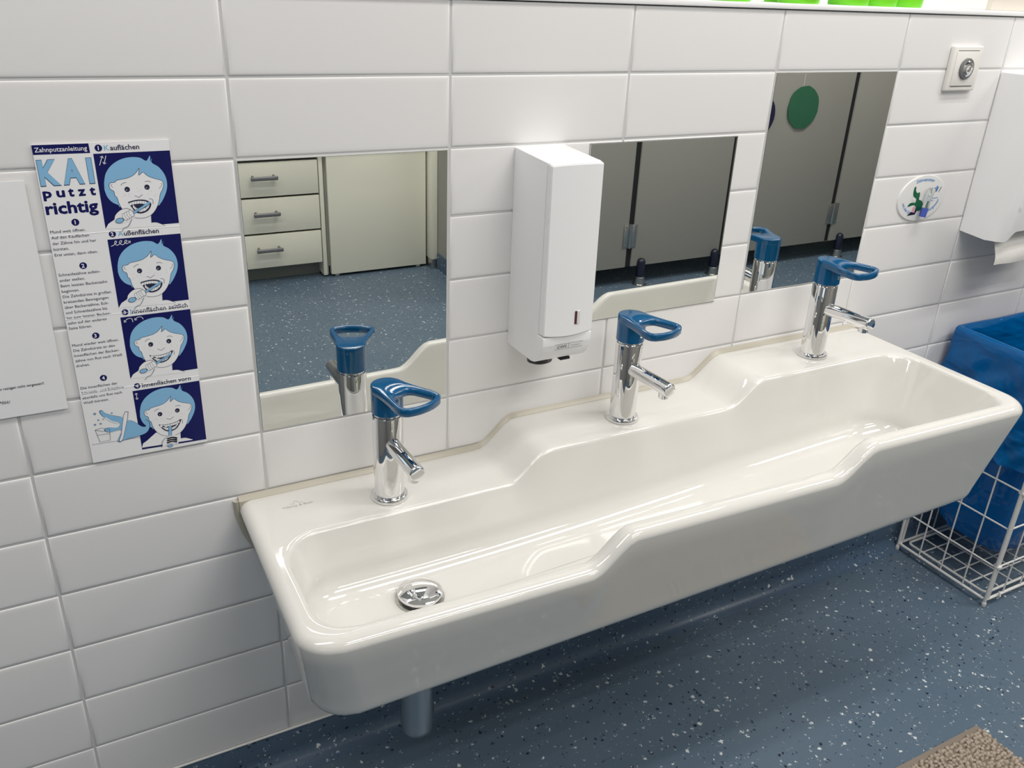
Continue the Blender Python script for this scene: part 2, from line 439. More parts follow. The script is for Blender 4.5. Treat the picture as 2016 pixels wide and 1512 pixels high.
lowz = lambda x, y: zbot(x, y)+RB
RT = .015
for k in (1, 2, 3):
    f = k/4; P = [(lerp(a[0], b[0], f), lerp(a[1], b[1], f)) for a, b in zip(side_bot, side_top)]
    loops.append([bm.verts.new((x, y, lerp(lowz(x, y), H(x)-RT, f))) for x, y in P])
RTy = .017
for k in range(0, 8):
    a = k/7*math.pi/2; ins = RTy*(1-math.cos(a)); dz = -RT*(1-math.sin(a))
    insb = .004*(1-math.cos(a))
    add(plan(SX0+ins, SX1-ins, YB-insb, YB-insb, -.3665+ins, -.4060+ins, .050-ins*.6, .012), lambda x, y: H(x)+dz)
outer_top = plan(SX0+RTy, SX1-RTy, YB-.004, YB-.004, -.3665+RTy, -.4060+RTy, .041, .012)
RI = .009
inner_top = plan(.281, 1.526, -.121, -.127, -.3455, -.3850, .050, .062)
for k in range(1, 9):
    f = k/9; loops.append([bm.verts.new((lerp(a[0], b[0], f), lerp(a[1], b[1], f), H(lerp(a[0], b[0], f)))) for a, b in zip(outer_top, inner_top)])
add(inner_top, lambda x, y: H(x))
for k in range(1, 6):
    a = k/5*math.radians(74); ins = RI*math.sin(a); dz = -RI*(1-math.cos(a))
    add(plan(.281+ins, 1.526-ins, -.121-ins, -.127-ins, -.3455+ins, -.3850+ins, .050, .060), lambda x, y: H(x)+dz)
in_a = plan(.281+RI, 1.526-RI, -.130, -.136, -.3365, -.3760, .050, .060); za = lambda x: H(x)-RI*.72
in_b = plan(.300, 1.470, -.152, -.158, -.322, -.350, .062, .066)
RF = .040
for k in range(1, 8):
    f = k/8
    loops.append([bm.verts.new((lerp(a[0], b[0], f), lerp(a[1], b[1], f), lerp(za(lerp(a[0], b[0], f)), zfloor(b[0])+RF, f))) for a, b in zip(in_a, in_b)])
for k in range(0, 9):
    a = k/8*math.pi/2; ins = RF*(1-math.cos(a)); dz = RF*(1-math.sin(a))
    add(plan(.300+ins, 1.470-ins*1.6, -.152-ins, -.158-ins, -.322+ins, -.350+ins, max(.062-ins, .02), max(.066-ins, .02)), lambda x, y: zfloor(x)+dz)
add(plan(.36, 1.38, -.205, -.210, -.270, -.290, .015, .015), lambda x, y: zfloor(x)-.0008)
add(plan(.39, 1.34, -.232, -.238, -.242, -.250, .002, .002), lambda x, y: zfloor(x)-.0012)
for a, b in zip(loops, loops[1:]): bridge(bm, a, b)
bm.faces.new(loops[0]); bm.faces.new(loops[-1])
recalc(bm)
basin = thing('washbasin', (.905, 0, -.75), 'long white ceramic washbasin with two wavy steps hung on the tiled wall', 'washbasin')
obj('basin_body', bm, M['ceramic'], basin, smooth=60)
# sealant bead along the wall
bm = BM()
xs = [SX0+.001 + i*(SX1-SX0-.002)/150 for i in range(151)]
A = [bm.verts.new((x, .0005, H(x)+.0068)) for x in xs]; B = [bm.verts.new((x, -.0035, H(x)+.0050)) for x in xs]; C_ = [bm.verts.new((x, -.0085, H(x)+.0006)) for x in xs]; D = [bm.verts.new((x, -.0085, H(x)-.010)) for x in xs]
for P, Q in ((A, B), (B, C_), (C_, D)):
    for i in range(150): bm.faces.new((P[i], P[i+1], Q[i+1], Q[i]))
recalc(bm)
t = BM(); tube(t, [(SX0-.001, -.001, -.606), (SX0+.0, -.001, -.63), (SX0+.008, -.001, -.665), (SX0+.020, -.001, -.695)], .0065, 10); join(bm, t)
obj('sealant_bead', bm, M['silicone'], basin, label='aged beige sealant bead')
# drain cover
DX, DY, DZ = .466, -.216, -.7035
bm = BM(); lathe(bm, (DX, DY, DZ+.0005), [(.036, -.002), (.036, .0012), (.033, .0016), (.026, -.001)], 48); obj('drain_ring', recalc(bm), M['steel'], basin)
bm = BM(); lathe(bm, (DX, DY, DZ+.004), [(.024, 0), (.030, .0015), (.0328, .0040), (.0332, .0065), (.0325, .0085), (.029, .0105), (.021, .0130), (.010, .0143), (.003, .0146)], 56); obj('drain_cover', recalc(bm), M['chrome'], basin, label='domed chrome drain cover')
# maker's mark printed on the deck
p = Print(lambda x, y, l: Vector((x, y, H(x)+.0003)))
p.text('Villeroy & Boch', .313, -.053, .0072, 0, 0, fit=.046, shear=.0)
p.stroke([(.327, -.0445), (.332, -.0445), (.333, -.0385), (.338, -.0385), (.339, -.0445), (.345, -.0445)], .0006, 0, 0)
for f in p.bm.faces:
    f.normal_update()
    if f.normal.z < 0: f.normal_flip()
M['mark'] = mat('faded_grey_mark', (.42, .41, .38), .3)
obj('maker_mark', p.bm, M['mark'], basin, smooth=None, label='faded grey lettering')

# bottle trap below the basin
t = thing('bottle_trap', (.460, -.215, -.97), 'chrome bottle trap hanging under the left end of the washbasin', 'pipe')
bm = BM(); lathe(bm, (.460, -.215, -.97), [(.006, 0), (.016, .002), (.0235, .008), (.0265, .020), (.0265, .155)], 40); obj('trap_bottle', recalc(bm), M['pipe'], t)
bm = BM(); lathe(bm, (.460, -.215, -.815), [(.027, 0), (.029, .004), (.029, .018), (.027, .022)], 40); tube(bm, [(.460, -.215, -.80), (.460, -.215, -.73)], .016, 24); obj('inlet_nut', recalc(bm), M['pipe'], t)
bm = BM(); tube(bm, [(.460, -.215, -.83), (.460, -.13, -.83), (.460, .0, -.83)], .016, 20); lathe(bm, (.460, -.001, -.83), [(.032, 0), (.032, .004), (.026, .008), (.017, .009)], 32, axis='Y'); obj('outlet_pipe', recalc(bm), M['pipe'], t)

# ================================================================== TAPS
def polar_hits(poly, cx, cy, n):
    out = []
    for i in range(n):
        a = 2*math.pi*i/n; dx, dy = math.cos(a), math.sin(a); best = None
        for k in range(len(poly)):
            (x1, y1), (x2, y2) = poly[k], poly[(k+1) % len(poly)]
            ex, ey = x2-x1, y2-y1; den = dx*ey-dy*ex
            if abs(den) < 1e-12: continue
            t = ((x1-cx)*ey-(y1-cy)*ex)/den; s = ((x1-cx)*dy-(y1-cy)*dx)/den
            if t > 0 and -1e-9 <= s <= 1+1e-9: best = t if best is None else max(best, t)
        out.append((cx+dx*best, cy+dy*best))
    return out
def make_tap():
    t = thing('basin_tap', (0, 0, 0), 'x', 'tap', 'taps on the washbasin')
    bm = BM(); lathe(bm, (0, 0, 0), [(.0265, 0), (.0285, .0015), (.0288, .005), (.0275, .0075), (.0245, .0085), (.0232, .0080)], 56)
    obj('base_ring', recalc(bm), M['chrome'], t)
    bm = BM(); lathe(bm, (0, 0, 0), [(.0228, .0075), (.0228, .1425), (.0222, .1438), (.0205, .1440), (.0200, .1475)], 56)
    obj('tap_body', recalc(bm), M['chrome'], t)
    bm = BM()
    tube(bm, [(0, -.004, .100), (0, -.020, .1006), (0, -.060, .1022), (0, -.114, .1044), (0, -.1165, .1045), (0, -.1175, .1045)], [.0118, .0118, .0118, .0118, .0112, .0100], 32)
    obj('spout', bm, M['chrome'], t)
    bm = BM(); lathe(bm, (0, -.103, .0855), [(.0075, 0), (.0085, .001), (.0085, .010)], 24); obj('aerator', recalc(bm), M['chrome'], t)
    # lever: cap over the body with a ring-shaped grip
    bm = BM(); N = 96; C0 = .054
    outl = [(.0238*math.cos(a), .0238*math.sin(a)) for a in [math.radians(q) for q in range(98, 263, 6)]]
    outl += [(.010, -.0245), (.022, -.0268)] + chaikin_open([(.036, -.0300), (.066, -.0385), (.080, -.0345), (.0865, -.016), (.0880, 0), (.0865, .016), (.080, .0345), (.066, .0385), (.036, .0300)]) + [(.022, .0268), (.010, .0245)]
    hole = chaikin([(.0310, -.0165), (.050, -.0240), (.0715, -.0315), (.0785, -.0150), (.0800, 0), (.0785, .0150), (.0715, .0315), (.050, .0240), (.0310, .0165), (.0300, 0)], 2)
    Op, Hp = polar_hits(outl, C0, 0, N), polar_hits(hole, C0, 0, N)
    ztop = lambda d: .1925 - .025*max(d, 0)
    zbt = lambda d: ztop(d)-.0120
    def off(P, s):   # shrink/grow toward the ring's middle line
        return P
    rows = []
    def row(a, zf, side=0):      # a: metres in from the outer edge (side 0) or from the hole (side 1); .5 = middle
        vs = []
        for o, h in zip(Op, Hp):
            ln = math.hypot(h[0]-o[0], h[1]-o[1]); f = .5 if a == .5 else min(a/ln, .42)
            if side: f = 1-f
            d = lerp(o[0], h[0], f); vs.append(bm.verts.new((-lerp(o[1], h[1], f), -d, zf(d))))
        rows.append(vs)
    row(0, lambda d: zbt(d)+.0012); row(0, lambda d: ztop(d)-.0026)
    for a, dz in ((.0004, -.0012), (.0013, -.0003), (.0028, 0), (.5, -.0002)): row(a, lambda d, dz=dz: ztop(d)+dz)
    for a, dz in ((.0026, -.0006), (.0013, -.0014), (.0004, -.0028)): row(a, lambda d, dz=dz: ztop(d)+dz, 1)
    row(0, lambda d: ztop(d)-.0045, 1); row(0, lambda d: zbt(d)+.0012, 1)
    row(.0008, lambda d: zbt(d), 1); row(.5, lambda d: zbt(d)); row(.0008, lambda d: zbt(d))
    for a, b in zip(rows, rows[1:]): bridge(bm, a, b)
    bridge(bm, rows[-1], rows[0])
    recalc(bm)
    cp = BM(); lathe(cp, (0, 0, 0), [(.0225, .1478), (.0237, .1488), (.0237, .1895)], 56); join(bm, recalc(cp))
    lv = obj('lever', bm, M['blue_plastic'], t, smooth=50, label='blue ring-shaped lever')
    bm = BM(); lathe(bm, (0, -.0237, .1620), [(.0036, 0), (.0036, .0012), (.0022, .0016)], 20, axis='Y'); obj('set_screw', recalc(bm), M['chrome'], lv)
    return t
def chaikin_open(p):
    q = [p[0]]
    for i in range(len(p)-1):
        a, b = p[i], p[i+1]
        q.append((a[0]*.75+b[0]*.25, a[1]*.75+b[1]*.25)); q.append((a[0]*.25+b[0]*.75, a[1]*.25+b[1]*.75))
    q.append(p[-1])
    r = [q[0]]
    for i in range(len(q)-1):
        a, b = q[i], q[i+1]
        r.append((a[0]*.75+b[0]*.25, a[1]*.75+b[1]*.25)); r.append((a[0]*.25+b[0]*.75, a[1]*.25+b[1]*.75))
    r.append(q[-1]); return r
tap0 = make_tap()
def copy_tree(o, parent=None):
    c = o.copy(); COL.objects.link(c); c.parent = parent
    for ch in [q for q in bpy.data.objects if q.parent == o]: copy_tree(ch, c)
    return c
TAPS = [(.4705, -.083, 'lowest chrome tap with blue lever, in front of the left mirror', 20),
        (.899, -.083, 'middle chrome tap with blue lever, right of the soap dispenser', 10),
        (1.3405, -.081, 'highest chrome tap with blue lever, by the right end of the washbasin', 10)]
for i, (x, y, lab, ang) in enumerate(TAPS):
    o = tap0 if i == 0 else copy_tree(tap0)
    o.location = (x, y, H(x)-.0005+F); o['label'] = lab
    for ch in bpy.data.objects:
        if ch.parent == o and ch.name.startswith('lever'): ch.rotation_euler.z = math.radians(ang)

# ================================================================== SOAP DISPENSER
XA, XB = .711, .798
sd = thing('soap_dispenser', (.755, 0, -.42), 'tall white wall soap dispenser beside the middle mirror', 'soap dispenser')
prof = [(0, -.103), (-.099, -.108), (-.099, -.366), (-.099, -.3695), (-.1150, -.3700), (-.1145, -.384), (-.1120, -.394), (-.1070, -.404), (-.1000, -.412), (-.0910, -.4175), (-.080, -.420), (0, -.420)]
bm = BM(); prismX(bm, prof, XA, XB, .0012); obj('housing', bm, M['white_plastic'], sd, smooth=35)
bm = BM()
n = 14; rows = []
for i in range(n+1):
    u = i/n; x = lerp(XA, XB, u); bow = .0025*(1-(2*u-1)**2)
    rows.append([bm.verts.new(v) for v in ((x, -.100, -.1075+bow*.6), (x, -.1125-bow, -.1105+bow*.6), (x, -.1155-bow, -.3665-bow*1.6), (x, -.100, -.3665-bow*1.6))])
for a, b in zip(rows, rows[1:]):
    for k in range(4):
        bm.faces.new((a[k], a[(k+1) % 4], b[(k+1) % 4], b[k]))
bm.faces.new(rows[0]); bm.faces.new(rows[-1][::-1]); recalc(bm)
bmesh.ops.bevel(bm, geom=[e for e in bm.edges if e.calc_face_angle(0) > .6], offset=.0011, segments=2, affect='EDGES')
cover = obj('front_cover', bm, M['white_plastic'], sd, smooth=35)
bm = BM(); box(bm, .7672, .7722, -.1186, -.1165, -.352, -.331, .0003, 1); wf = obj('level_window', bm, M['white_silicone'], cover, label='small level window')
bm = BM(); box(bm, .7636, .7672, -.1186, -.1165, -.352, -.331, .0003, 1); obj('level_gauge', bm, M['window'], cover, label='dark red level strip')
bm = BM(); lathe(bm, (.730, -.066, -.4315), [(.012, 0), (.017, .003), (.018, .012)], 28)
for v in bm.verts: v.co.x = .736+(v.co.x-.730)*1.25; v.co.y = -.066+(v.co.y+.066)*1.0
box(bm, .757, .775, -.095, -.08, -.4215, -.417, .001)
obj('nozzle', recalc(bm), M['black_plastic'], sd, label='black spout nozzle')
p = Print(lambda x, y, l: Vector((x, -.1152 - (y+.384)*.16*(1 if y < -.384 else 0) - .0001*l, y)))
for s in ([(.7335, -.3925), (.7335, -.3835), (.7835, -.3835), (.7835, -.3925)],): p.stroke(s, .0005, 0, 0, True)
p.stroke([(.7585, -.3925), (.7585, -.3835)], .0005, 0, 0)
p.text('CWS', .7375, -.3905, .0062, 0, 0, bold=.03, fit=.017); p.text('ParadiseLine', .7625, -.3893, .0030, 0, 0, fit=.017)
obj('maker_label', p.done(), M['line'], sd, smooth=None, label='small boxed grey lettering')

# ================================================================== POSTER
PX, PZ = .0750, -.0715
bm = BM(); th = .0005
nz = 34
rows = []
for i in range(nz+1):
    zz = -i/nz*.425
    rows.append([bm.verts.new((PX+u*.150, -.0022, PZ+zz)) for u in (0, 1)])
for a, b in zip(rows, rows[1:]): bm.faces.new((a[0], b[0], b[1], a[1]))
g = bmesh.ops.extrude_face_region(bm, geom=bm.faces[:])
for v in [e for e in g['geom'] if isinstance(e, bmesh.types.BMVert)]: v.co.y += .0012
recalc(bm)
for z in (-108.5, -216, -320.5):            # folds
    zz = PZ+z/1000
    a = [bm.verts.new((PX+u, y, zz+dz)) for u in (0, .150) for y, dz in ((-.0021, .0005), (-.00255, 0), (-.0021, -.0005))]
    bm.faces.new((a[0], a[1], a[4], a[3])); bm.faces.new((a[1], a[2], a[5], a[4]))
poster = thing('wall_poster', (PX+.075, 0, PZ-.425), 'tooth-brushing poster with four drawings of a boy, taped to the tiles', 'poster')
obj('poster_sheet', bm, M['paper'], poster, smooth=None)
P = Print(lambda x, y, l: Vector((PX+x/1000, -.0023-.00003*l, PZ+y/1000)))
NV, SK, TX, WH, DT = 0, 1, 2, 3, 4
P.poly([(0, -.4), (60, -.8), (60.2, -12), (0, -11.4)], NV, 1)
P.text('Zahnputzanleitung', 2.2, -8.6, 7.6, WH, 2, bold=.012, fit=55.5)
for s, x, w in (('K', 2.0, 21.5), ('A', 26.5, 22.5), ('I', 54.4, 5.6)):
    P.text(s, x-.45, -46.4, 39.6, TX, 1, fit=w+.9, co=.055); P.text(s, x, -46.0, 39.0, SK, 2, fit=w, co=.043)
xx = 1.6
for ch, x, w in (('p', 2.0, 9.6), ('u', 16.5, 9.2), ('t', 29.2, 6.4), ('z', 40.0, 8.0), ('t', 52.6, 6.6)):
    P.text(ch, x, -61.6, 15.4, NV, 1, bold=.075, fit=w)
P.text('richtig', 1.8, -81.6, 20.0, NV, 1, bold=.06, fit=57.5)
ref = width('Die Zahnbürste in großen')
TS = 5.2; SXT = 55.2/(ref*TS)
def block(lines, y0, dy=7.17):
    for i, s in enumerate(lines): P.text(s, 2.2, y0-1-dy*i, TS, TX, 1, sx=SXT, bold=.004)
block(['Mund weit öffnen.', 'Auf den Kauflächen', 'der Zähne hin und her', 'bürsten.', 'Erst unten, dann oben.'], -104)
block(['Schneidezähne aufein-', 'ander stellen.', 'Beim letzten Backenzahn', 'beginnen.', 'Die Zahnbürste in großen', 'kreisenden Bewegungen', 'über Backenzähne, Eck-', 'und Schneidezähne bis', 'hin zum letzten Backen-', 'zahn auf der anderen', 'Seite führen.'], -158.2, 7.08)
block(['Mund wieder weit öffnen.', 'Die Zahnbürste an den', 'Innenflächen der Backen-', 'zähne von Rot nach Weiß', 'drehen.'], -252.5)
block(['Die Innenflächen der', 'Schneide- und Eckzähne', 'ebenfalls von Rot nach', 'Weiß bürsten.'], -313.3)
for s, y in (('1', -93.4), ('2', -148.3), ('3', -242.2), ('4', -302.4)):
    P.disc(31.2, y, 4.3, 4.3, NV, 1); P.text(s, 31.2-(.55 if s == '1' else 1.7), y-2.4, 6.8, WH, 2, bold=.05)
PAN = [(-13.2, -104.5, 'auflächen', 'K', '1', 115.3), (-118.3, -208.5, 'ußenflächen', 'A', '2', 124.3), (-221.9, -309.5, 'nnenflächen seitlich', 'I', '3', 147.3), (-328, -418.5, 'nnenflächen vorn', 'I', '4', 139)]
# the drawing of the boy in the units of the first panel
def U(x, y): return ((x-517)/640 - (y-170)/600*.155, (y-(175-(x-517)*.030))/598)
hair = [(605, 400), (618, 330), (660, 270), (730, 225), (815, 205), (900, 210), (955, 235), (985, 195), (990, 240), (1003, 215), (1002, 250), (1060, 285), (1110, 340), (1135, 400), (1138, 460), (1120, 520), (1085, 580), (1040, 600), (760, 600), (725, 582), (670, 555), (630, 510), (608, 455)]
face = [(705, 386), (730, 380), (800, 368), (850, 345), (880, 315), (895, 292), (894, 320), (893, 348), (912, 335), (930, 325), (965, 352), (1010, 372), (1070, 388), (1098, 400), (1108, 430), (1098, 470), (1080, 505), (1074, 550), (1060, 600), (1030, 650), (985, 685), (920, 697), (860, 688), (800, 660), (755, 615), (728, 565), (712, 520), (695, 505), (685, 470), (655, 450), (646, 420), (660, 402), (690, 400)]
chest = [(613, 770), (640, 730), (680, 705), (760, 640), (860, 640), (870, 660), (1003, 660), (1008, 735), (1050, 735), (1100, 755), (1128, 766), (1128, 772), (613, 772)]
for k, (yt, yb, ttl, cap, num, xe) in enumerate(PAN):
    x0, x1 = 63.3, 149.7; hh = yt-yb
    def m_(q):
        u, v = U(*q)
        if k == 3: u = u-.02; v = v-.035
        return (x0+u*(x1-x0), yt-v*hh)
    def clip(pts): return [(min(max(a, x0+.1), x1-.1), min(b_, yt-.4)) for a, b_ in pts]
    mp = lambda l: [m_(q) for q in l]
    P.disc(70, yt+6.5, 4.1, 4.1, NV, 1); P.text(num, 70-(.5 if num == '1' else 1.65), yt+4.2, 6.5, WH, 2, bold=.05)
    cw = {'K': 6, 'A': 6.5, 'I': 1.7}[cap]
    if k < 3:
        P.text(cap, 76, yt+3.3, 9.0, SK, 1, bold=.02, fit=cw); P.text(ttl, 76.6+cw, yt+3.3, 8.6, TX, 1, bold=.03, fit=xe-76.6-cw)
    else: P.text('I'+ttl, 76, yt+3.3, 8.6, TX, 1, bold=.03, fit=xe-76)
    if k == 3: P.poly([(x0, yt), (x1, yt), (x1-.5, yb-2.5), (x0, yb)], NV, 1)
    else: P.rect(x0, yb, x1, yt, NV, 1)
    P.poly(clip(bez(mp(hair))), SK, 2)
    P.poly(clip(mp(chest)), WH, 3); P.poly(bez(mp(face), 4), WH, 4)
    ow = .55
    P.stroke(bez(mp(face[:14]), 4), ow, TX, 5); P.stroke(bez(mp(face[13:]+[face[0]]), 4), ow, TX, 5)
    P.stroke(mp([(1005, 685), (1010, 738)]), ow, TX, 5); P.stroke(bez(mp([(1010, 735), (1060, 738), (1128, 766)])), ow, TX, 5)
    for ex, ey in ((797, 458), (965, 445)):
        cx, cy = m_((ex, ey)); P.disc(cx, cy, 3.1, 3.3, TX, 5); P.disc(cx-.7, cy-.7, .55, .55, WH, 6, 12)
    P.stroke(bez(mp([(743, 425), (762, 408), (788, 402)])), ow, TX, 5); P.stroke(bez(mp([(945, 400), (975, 396), (998, 406)])), ow, TX, 5)
    P.stroke(bez(mp([(860, 512), (878, 516), (898, 526), (912, 514), (930, 504)])), ow, TX, 5)
    P.stroke(bez(mp([(985, 540), (1015, 548), (1020, 585)])), ow, TX, 5)
    P.stroke(bez(mp([(672, 412), (660, 425), (680, 440)])), ow*.8, TX, 5); P.stroke(bez(mp([(1085, 415), (1095, 430), (1070, 460)])), ow*.8, TX, 5)
    rnd = random.Random(k)
    for (fx, fy) in [(rnd.uniform(730, 830), rnd.uniform(480, 530)) for _ in range(7)]+[(rnd.uniform(930, 1050), rnd.uniform(470, 520)) for _ in range(7)]+[(880, 450), (905, 465), (890, 480)]:
        cx, cy = m_((fx, fy)); P.disc(cx, cy, .35, .35, DT, 5, 8)
    dx, dy = (0, 0) if k < 2 else (-10, 8)
    mouth = [(803, 560), (850, 548), (905, 543), (960, 550), (1002, 575), (996, 615), (965, 645), (915, 658), (870, 645), (838, 608)]
    if k >= 2: mouth = [(785, 560), (840, 570), (900, 568), (960, 556), (1005, 540), (990, 590), (960, 630), (905, 648), (855, 635), (815, 600)]
    P.poly(bez(mp(mouth+[mouth[0]]), 4), TX, 6)
    up = [(q[0]*.86+900*.14, q[1]*.80+595*.2) for q in mouth]
    top = up[:5]; bot = up[5:]
    ttop = top + [(q[0], q[1]+22) for q in top[::-1]]; P.poly(mp(ttop), WH, 7)
    P.poly(mp(bot + [(q[0], q[1]-24) for q in bot[::-1]]), WH, 7)
    for i in range(1, 8):
        xq = lerp(top[0][0], top[-1][0], i/8); yq = lerp(top[0][1], top[-1][1], i/8)
        j = min(int(i/8*4), 3); yq = lerp(top[j][1], top[j+1][1], i/8*4-j)
        P.stroke(mp([(xq, yq), (xq, yq+22)]), .28, TX, 8)
        j = min(int(i/8*4), 3); xb = lerp(bot[j][0], bot[j+1][0], i/8*4-j); yb_ = lerp(bot[j][1], bot[j+1][1], i/8*4-j)
        P.stroke(mp([(xb, yb_), (xb, yb_-24)]), .28, TX, 8)
    if k < 3:                      # hand with toothbrush coming from the lower left
        P.poly(bez(mp([(690, 712), (700, 660), (740, 622), (800, 612), (850, 640), (872, 672), (850, 700), (800, 720), (740, 735)])), WH, 9)
        P.stroke(bez(mp([(680, 705), (700, 658), (742, 622), (800, 612), (845, 636)])), ow, TX, 10)
        P.stroke(mp([(760, 700), (990, 572)]), 3.4, TX, 11); P.stroke(mp([(762, 699), (988, 573)]), 2.4, SK, 12)
        for q in range(4):
            cx, cy = m_((778+q*19, 680-q*9)); P.disc(cx, cy, 2.6, 5.0, TX, 13+q*.5, 24, a0=.35); P.disc(cx-.1, cy, 2.15, 4.55, WH, 13.2+q*.5, 24, a0=.35)
        cx, cy = m_((735, 707)); P.disc(cx, cy, 5.0, 3.3, TX, 16, a0=.2); P.disc(cx, cy, 4.4, 2.7, SK, 17, a0=.2)
        P.stroke(bez(mp([(752, 798), (775, 770), (810, 755), (838, 700)])), ow, TX, 14)
        br = [(930, 588), (1000, 550), (1004, 566), (938, 604)]
        P.poly(mp([(935, 590), (985, 560), (996, 572), (946, 604)]), SK, 13)
    else:
        P.poly(bez(mp([(830, 790), (838, 730), (880, 700), (950, 700), (985, 725), (985, 790)])), WH, 9)
        P.stroke(mp([(905, 760), (898, 590)]), 4.4, TX, 11); P.stroke(mp([(905, 758), (898, 592)]), 3.4, SK, 12)
        for q in range(4):
            P.stroke(bez(mp([(868, 712+q*20), (925, 703+q*19), (975, 722+q*18)])), 5.0, WH, 13); P.stroke(bez(mp([(868, 718+q*20), (925, 709+q*19), (975, 728+q*18)])), ow, TX, 14)
        P.stroke(bez(mp([(822, 800), (828, 740), (870, 702), (930, 694)])), ow, TX, 14)
        cx, cy = m_((905, 795)); P.disc(cx, cy, 3.6, 2.4, TX, 13); P.disc(cx, cy, 3.0, 1.8, SK, 14)
# arrows
def arrow(pts, yt): 
    q = [(63.3+a, yt-b_) for a, b_ in pts]; P.stroke(bez(q, 4), .7, WH, 3)
    a, b_ = Vector(q[-1]), Vector(q[-2]); d = (a-b_).normalized(); n_ = Vector((-d.y, d.x))
    P.stroke([tuple(a-d*2.4+n_*1.8), tuple(a), tuple(a-d*2.4-n_*1.8)], .7, WH, 3)
arrow([(5, 14), (9.5, 3)], -13); arrow([(13.5, 3), (10, 13)], -13)
arrow([(3, 9), (7, 7), (10, 4), (9, 2.4), (7.5, 5), (10, 8), (14, 6), (16, 3.5), (15, 2.4), (13, 5), (16, 8), (20, 6), (22, 3.4), (20.5, 2.6), (19, 5.5), (22, 7), (26, 4)], -118.3)
arrow([(14, 8), (13, 3), (8, 3), (3.5, 7)], -222); arrow([(27, 6), (25, 2.5), (20, 2.5), (16.5, 6)], -222)
arrow([(4, 7), (4, 2.5)], -329); arrow([(4, 7), (4, 12.5)], -329)
# plain reptile with a beaker and brush at the foot of the sheet
body = [(19.0, -349), (22.5, -348.5), (25.5, -353), (33, -358), (40, -361), (45, -364), (47.5, -372), (53, -370), (60, -374), (67, -382), (73, -384), (75, -378), (73.5, -372.5), (78, -378), (77.5, -387), (72, -394), (60, -397), (48, -398), (35, -400), (37, -393), (42, -384), (38, -382), (28, -383), (22, -381), (21.5, -377), (27, -375.5), (36, -378), (41, -375), (40, -370), (32, -367), (24, -360), (20, -354)]
P.poly(bez(body+[body[0]], 4), TX, 9); P.poly(bez([((x-48)*.975+48, (y+378)*.975-378) for x, y in body+[body[0]]], 4), SK, 10)
P.stroke(bez([(25, -360), (31, -367), (39, -371)]), 1.6, WH, 11)
P.poly([(47, -362), (50, -356), (54, -357), (52, -366), (42, -397), (38, -401), (36, -398), (40, -390)], TX, 12); P.poly([(47.4, -362), (50.2, -356.8), (53.2, -357.5), (51.5, -366), (41.7, -396.5), (38.2, -400), (36.8, -398), (40.6, -390)], WH, 13)
for q in ([(10, -376), (13, -395), (26, -395), (27.5, -378)], [(10, -376), (18, -374.5), (27.5, -378), (19, -380), (10, -376)], [(11, -384), (26.5, -385)]): P.stroke(q, .45, TX, 12)
P.stroke([(3, -397), (78, -399.5)], .35, TX, 8)
for x, y, r in ((13, -352, 1.7), (33.5, -355, 1.2), (16, -362, 1.2), (22, -362, .9), (11, -368, 1.4), (18, -368, 1.4)): P.disc(x, y, r, r*.8, TX, 9, 16); P.disc(x, y, r*.7, r*.5, SK, 10, 16)
obj('poster_print', P.done(), [M['navy'], M['sky'], M['text_dark'], M['paper'], M['dot']], poster, smooth=None, label='navy and light blue printing')

# ================================================================== NOTICE SHEET at the left edge
nx0, nx1, nz1, nz0 = -.153, .0585, -.1115, -.409
notice = thing('paper_notice', ((nx0+nx1)/2, 0, nz0), 'plain white paper notice cut off by the left edge, beside the poster', 'notice')
bm = BM(); box(bm, nx0, nx1, -.0030, -.0018, nz0, nz1)
for v in bm.verts:
    if v.co.x > 0 and v.co.z > -.2: v.co.x += .002
obj('sheet', bm, M['paper'], notice, smooth=None)
P = Print(lambda x, y, l: Vector((x, -.0032, y)))
P.text('Zahnputzbecher reinigen nicht vergessen!!', -.0395, -.3700, .0050, 0, 0, bold=.012, fit=.0765)
obj('notice_print', P.done(), M['text_dark'], notice, smooth=None, label='small dark lettering')
P = Print(lambda x, y, l: Vector((x, -.0032, y)))
P.text('Mikki', -.0170, -.3890, .0062, 0, 0, fit=.0130, shear=.5)
obj('signature', P.done(), M['text_dark'], notice, smooth=None, label='slanted signature')
P = Print(lambda x, y, l: Vector((x, -.0032, y))); P.text('t', -.0050, -.1285, .006, 0, 0)
obj('heading_print', P.done(), M['text_dark'], notice, smooth=None)

# ================================================================== KEY SWITCH
ks = thing('key_switch', (1.687, 0, -.037), 'square white wall plate with round chrome key lock, below the ledge', 'switch')
kx, kz = 1.6865, .0025
bm = BM(); box(bm, kx-.043, kx+.043, -.0095, .0, kz-.041, kz+.041, .003, 3); obj('frame', bm, M['cream_plastic'], ks)
bm = BM(); box(bm, kx-.0335, kx+.0335, -.0112, -.008, kz-.0315, kz+.0315, .0008); obj('plate', bm, M['cream_plastic'], ks)
for z in (kz+.0325, kz-.0325): bm = BM(); box(bm, kx-.031, kx+.031, -.0100, -.0090, z-.0006, z+.0006); obj('plate_gap', bm, M['slit'], ks)
bm = BM(); lathe(bm, (kx, -.011, kz), [(.0195, 0), (.0195, .003), (.0175, .0042), (.0150, .0038)], 40, axis='Y'); lk = obj('lock_bezel', recalc(bm), M['slit'], ks, label='dark grey lock ring')
bm = BM(); lathe(bm, (kx, -.0125, kz), [(.0150, 0), (.0142, .0035), (.0105, .0055), (.0085, .0060), (.004, .0052)], 40, axis='Y'); c_ = obj('lock_cylinder', recalc(bm), M['chrome'], lk)

